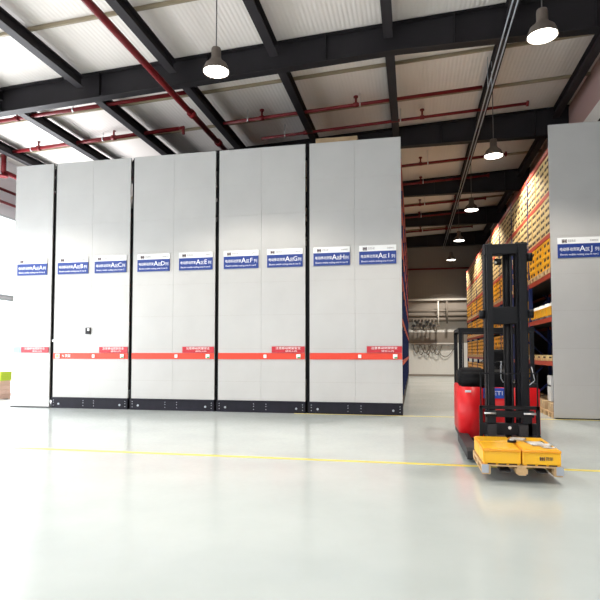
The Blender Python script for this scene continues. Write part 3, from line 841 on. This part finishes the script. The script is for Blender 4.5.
# fork carriage and load guard
cy_ = 8.22
g = MB(M['black'])
for x in (.94, 1.70): g.bar((x, cy_, .28), (x, cy_, .80), .045, .05)
g.bar((.92, cy_, .78), (1.72, cy_, .78), .05, .045)
g.box(1.0, 1.65, cy_ - .015, cy_ + .06, .645, .735); g.box(.94, 1.70, cy_ - .02, cy_ + .06, .40, .56)
g.box(1.02, 1.14, cy_ - .02, cy_ + .14, .3, .66); g.box(1.50, 1.62, cy_ - .02, cy_ + .14, .3, .66)
carr = g.build('fork_carriage', t)
for x in (1.05, 1.58): MB(M['silver']).cyl((x - .07, cy_ - .035, .70), (x + .09, cy_ - .035, .70), .016).build('side_shift_rod', carr)
MB(M['silver']).cyl((1.32, cy_ - .035, .5), (1.32, cy_ - .02, .5), .022).build('bolt', carr)
g = MB(M['black'])
for x in (.94, 1.70): g.bar((x, cy_, .80), (x, cy_, 1.27), .018, .018)
g.bar((.94, cy_, 1.26), (1.70, cy_, 1.26), .018, .018)
g.build('load_guard', t)
for x in (1.08, 1.50):
    g = MB(M['fgrey']); g.box(x - .06, x + .06, cy_ - .06, cy_ - .02, .12, .55); g.prism([(cy_ - .02, .12), (cy_ - .02, .155), (7.10, .14), (7.05, .13), (7.05, .12)], 'x', x - .06, x + .06)
    g.build('fork', t)

# ------------------------------------------------------------------ pallet with yellow bins on the forks
PX0, PX1, PY0, PY1 = 0.80, 1.71, 6.98, 8.00
pz = .095; pc_ = ((PX0 + PX1) / 2, (PY0 + PY1) / 2)
t = thing('wooden_pallet', (pc_[0], pc_[1], pz), 'wooden pallet with grey corner caps carried on the truck forks', 'pallet')
g = MB(M['wood'])
for k in range(7):
    w_ = (PY1 - PY0) / 7; g.box(PX0, PX1, PY0 + w_ * k + .008, PY0 + w_ * (k + 1) - .008, pz + .097, pz + .115)
for x in (PX0 + .05, pc_[0], PX1 - .05): g.box(x - .05, x + .05, PY0 + .008, PY1 - .008, pz + .079, pz + .097)
g.build('deck_boards', t)
for x in (PX0 + .05, pc_[0], PX1 - .05):
    for y in (PY0 + .06, pc_[1], PY1 - .06):
        w2 = .065 if abs(x - pc_[0]) < .01 else .05
        MB(M['wood']).box(x - w2, x + w2, y - .06, y + .06, pz + .018, pz + .079).build('block', t)
g = MB(M['wood'])
for x in (PX0 + .05, pc_[0], PX1 - .05): g.box(x - .045, x + .045, PY0 + .002, PY1 - .002, pz, pz + .018)
g.build('bottom_boards', t)
for x, x2 in ((PX0 - .004, PX0 + .075), (PX1 - .075, PX1 + .004)):
    MB(M['zinc']).box(x, x2, PY0 - .012, PY0 - .001, pz + .02, pz + .118).build('corner_cap', t, label='grey corner cap')
def bin_box(x0, x1, y0, y1, label, mark=False, name='plastic_bin'):
    z0, z1 = pz + .116, pz + .30
    t = thing(name, ((x0 + x1) / 2, (y0 + y1) / 2, z0), label, 'bin', 'yellow lidded bins on the fork pallet')
    g = MB(M['binyellow'], M['slot'])
    g.box(x0 + .005, x1 - .005, y0 + .014, y1 - .014, z0 + .012, z1 - .03, 0, .008)
    g.box(x0 + .02, x1 - .02, y0 + .02, y1 - .02, z0, z0 + .012)
    for k in range(3):
        xa = x0 + .06 + (x1 - x0 - .2) * k / 2
        g.box(xa, xa + .09, y0 + .008, y0 + .02, z0 + .0, z0 + .012, 1)
    for xa in (x0 + .004 + .012, x1 - .022): g.box(xa, xa + .012, y0 + .004, y0 + .016, z0 + .02, z1 - .03)
    g.build('bin_body', t)
    g = MB(M['binrim']); g.box(x0 + .002, x1 - .002, y0, y1, z1 - .03, z1, 0, .006); g.build('rim', t)
    g = MB(M['binyellow']); g.box(x0 + .02, x1 - .02, y0 + .02, y1 - .02, z1 - .002, z1 + .010, 0, .004); g.build('lid', t)
    if mark:
        cx = (x0 + x1) / 2; zz = z0 + .085; ye = y0 + .013
        g = MB(M['dark_text'])
        for dx in (-.02, .0, .022): g.box(cx + dx, cx + dx + .013, ye - .003, ye + .002, zz - .022, zz + .022)
        g.box(cx - .02, cx + .035, ye - .003, ye + .002, zz - .004, zz + .006); g.build('emblem', t)
        text_obj('lettering', '货架', .045, (cx + .085, ye - .003, zz), M['dark_text'], t, .085)
xm = (PX0 + PX1) / 2
ym = (PY0 + PY1) / 2
bin_box(PX0 + .01, xm - .002, PY0 + .01, ym - .002, 'yellow lidded plastic bin at front left of the fork pallet')
bin_box(xm + .002, PX1 - .01, PY0 + .01, ym - .002, 'yellow lidded bin with dark emblem at front right of the fork pallet', True)
bin_box(PX0 + .01, xm - .002, ym + .002, PY1 - .01, 'yellow lidded bin at back left of the fork pallet')
bin_box(xm + .002, PX1 - .01, ym + .002, PY1 - .01, 'yellow lidded bin at back right of the fork pallet, strewn with papers')
zt = pz + .3105
def sheet(name, x, y, w_, d_, rot, z, m, label, cat):
    g = MB(m)
    n = 6
    vs = [[g.bm.verts.new((-w_ / 2 + w_ * i / n, -d_ / 2 + d_ * j / n, .012 * math.sin(i * 1.3) * math.sin(j * 1.1) + .012)) for j in range(n + 1)] for i in range(n + 1)]
    for i in range(n):
        for j in range(n): g.bm.faces.new((vs[i][j], vs[i + 1][j], vs[i + 1][j + 1], vs[i][j + 1])).smooth = True
    bmesh.ops.solidify(g.bm, geom=g.bm.faces[:], thickness=.003)
    me = bpy.data.meshes.new(name); g.bm.to_mesh(me); g.bm.free(); me.materials.append(m)
    return inst(name, me, (x, y, z), label, cat, None, rot)
sheet('document_sheet', 1.52, 7.40, .24, .34, .15, zt, M['paper'], 'white sheet lying at the middle right of the yellow bin lids', 'paper')
sheet('document_sheet', 1.34, 7.74, .20, .22, -.3, zt, M['paper'], 'white sheet lying towards the mast on the yellow bin lids', 'paper')
sheet('plastic_wrap', 1.58, 7.12, .14, .13, .3, zt, M['paper'], 'small crumpled white wrapping near the front of the bin lids', 'wrapping')
g = MB(M['black'], M['white']); g.cyl((1.23, 7.50, zt + .001), (1.23, 7.50, zt + .028), .055, 0, 24); g.cyl((1.23, 7.50, zt + .028), (1.23, 7.50, zt + .031), .03, 1, 20)
tag(g.build('tape_roll', loc=(1.23, 7.50, zt)), 'black roll of tape lying on the yellow bin lids', 'tape')
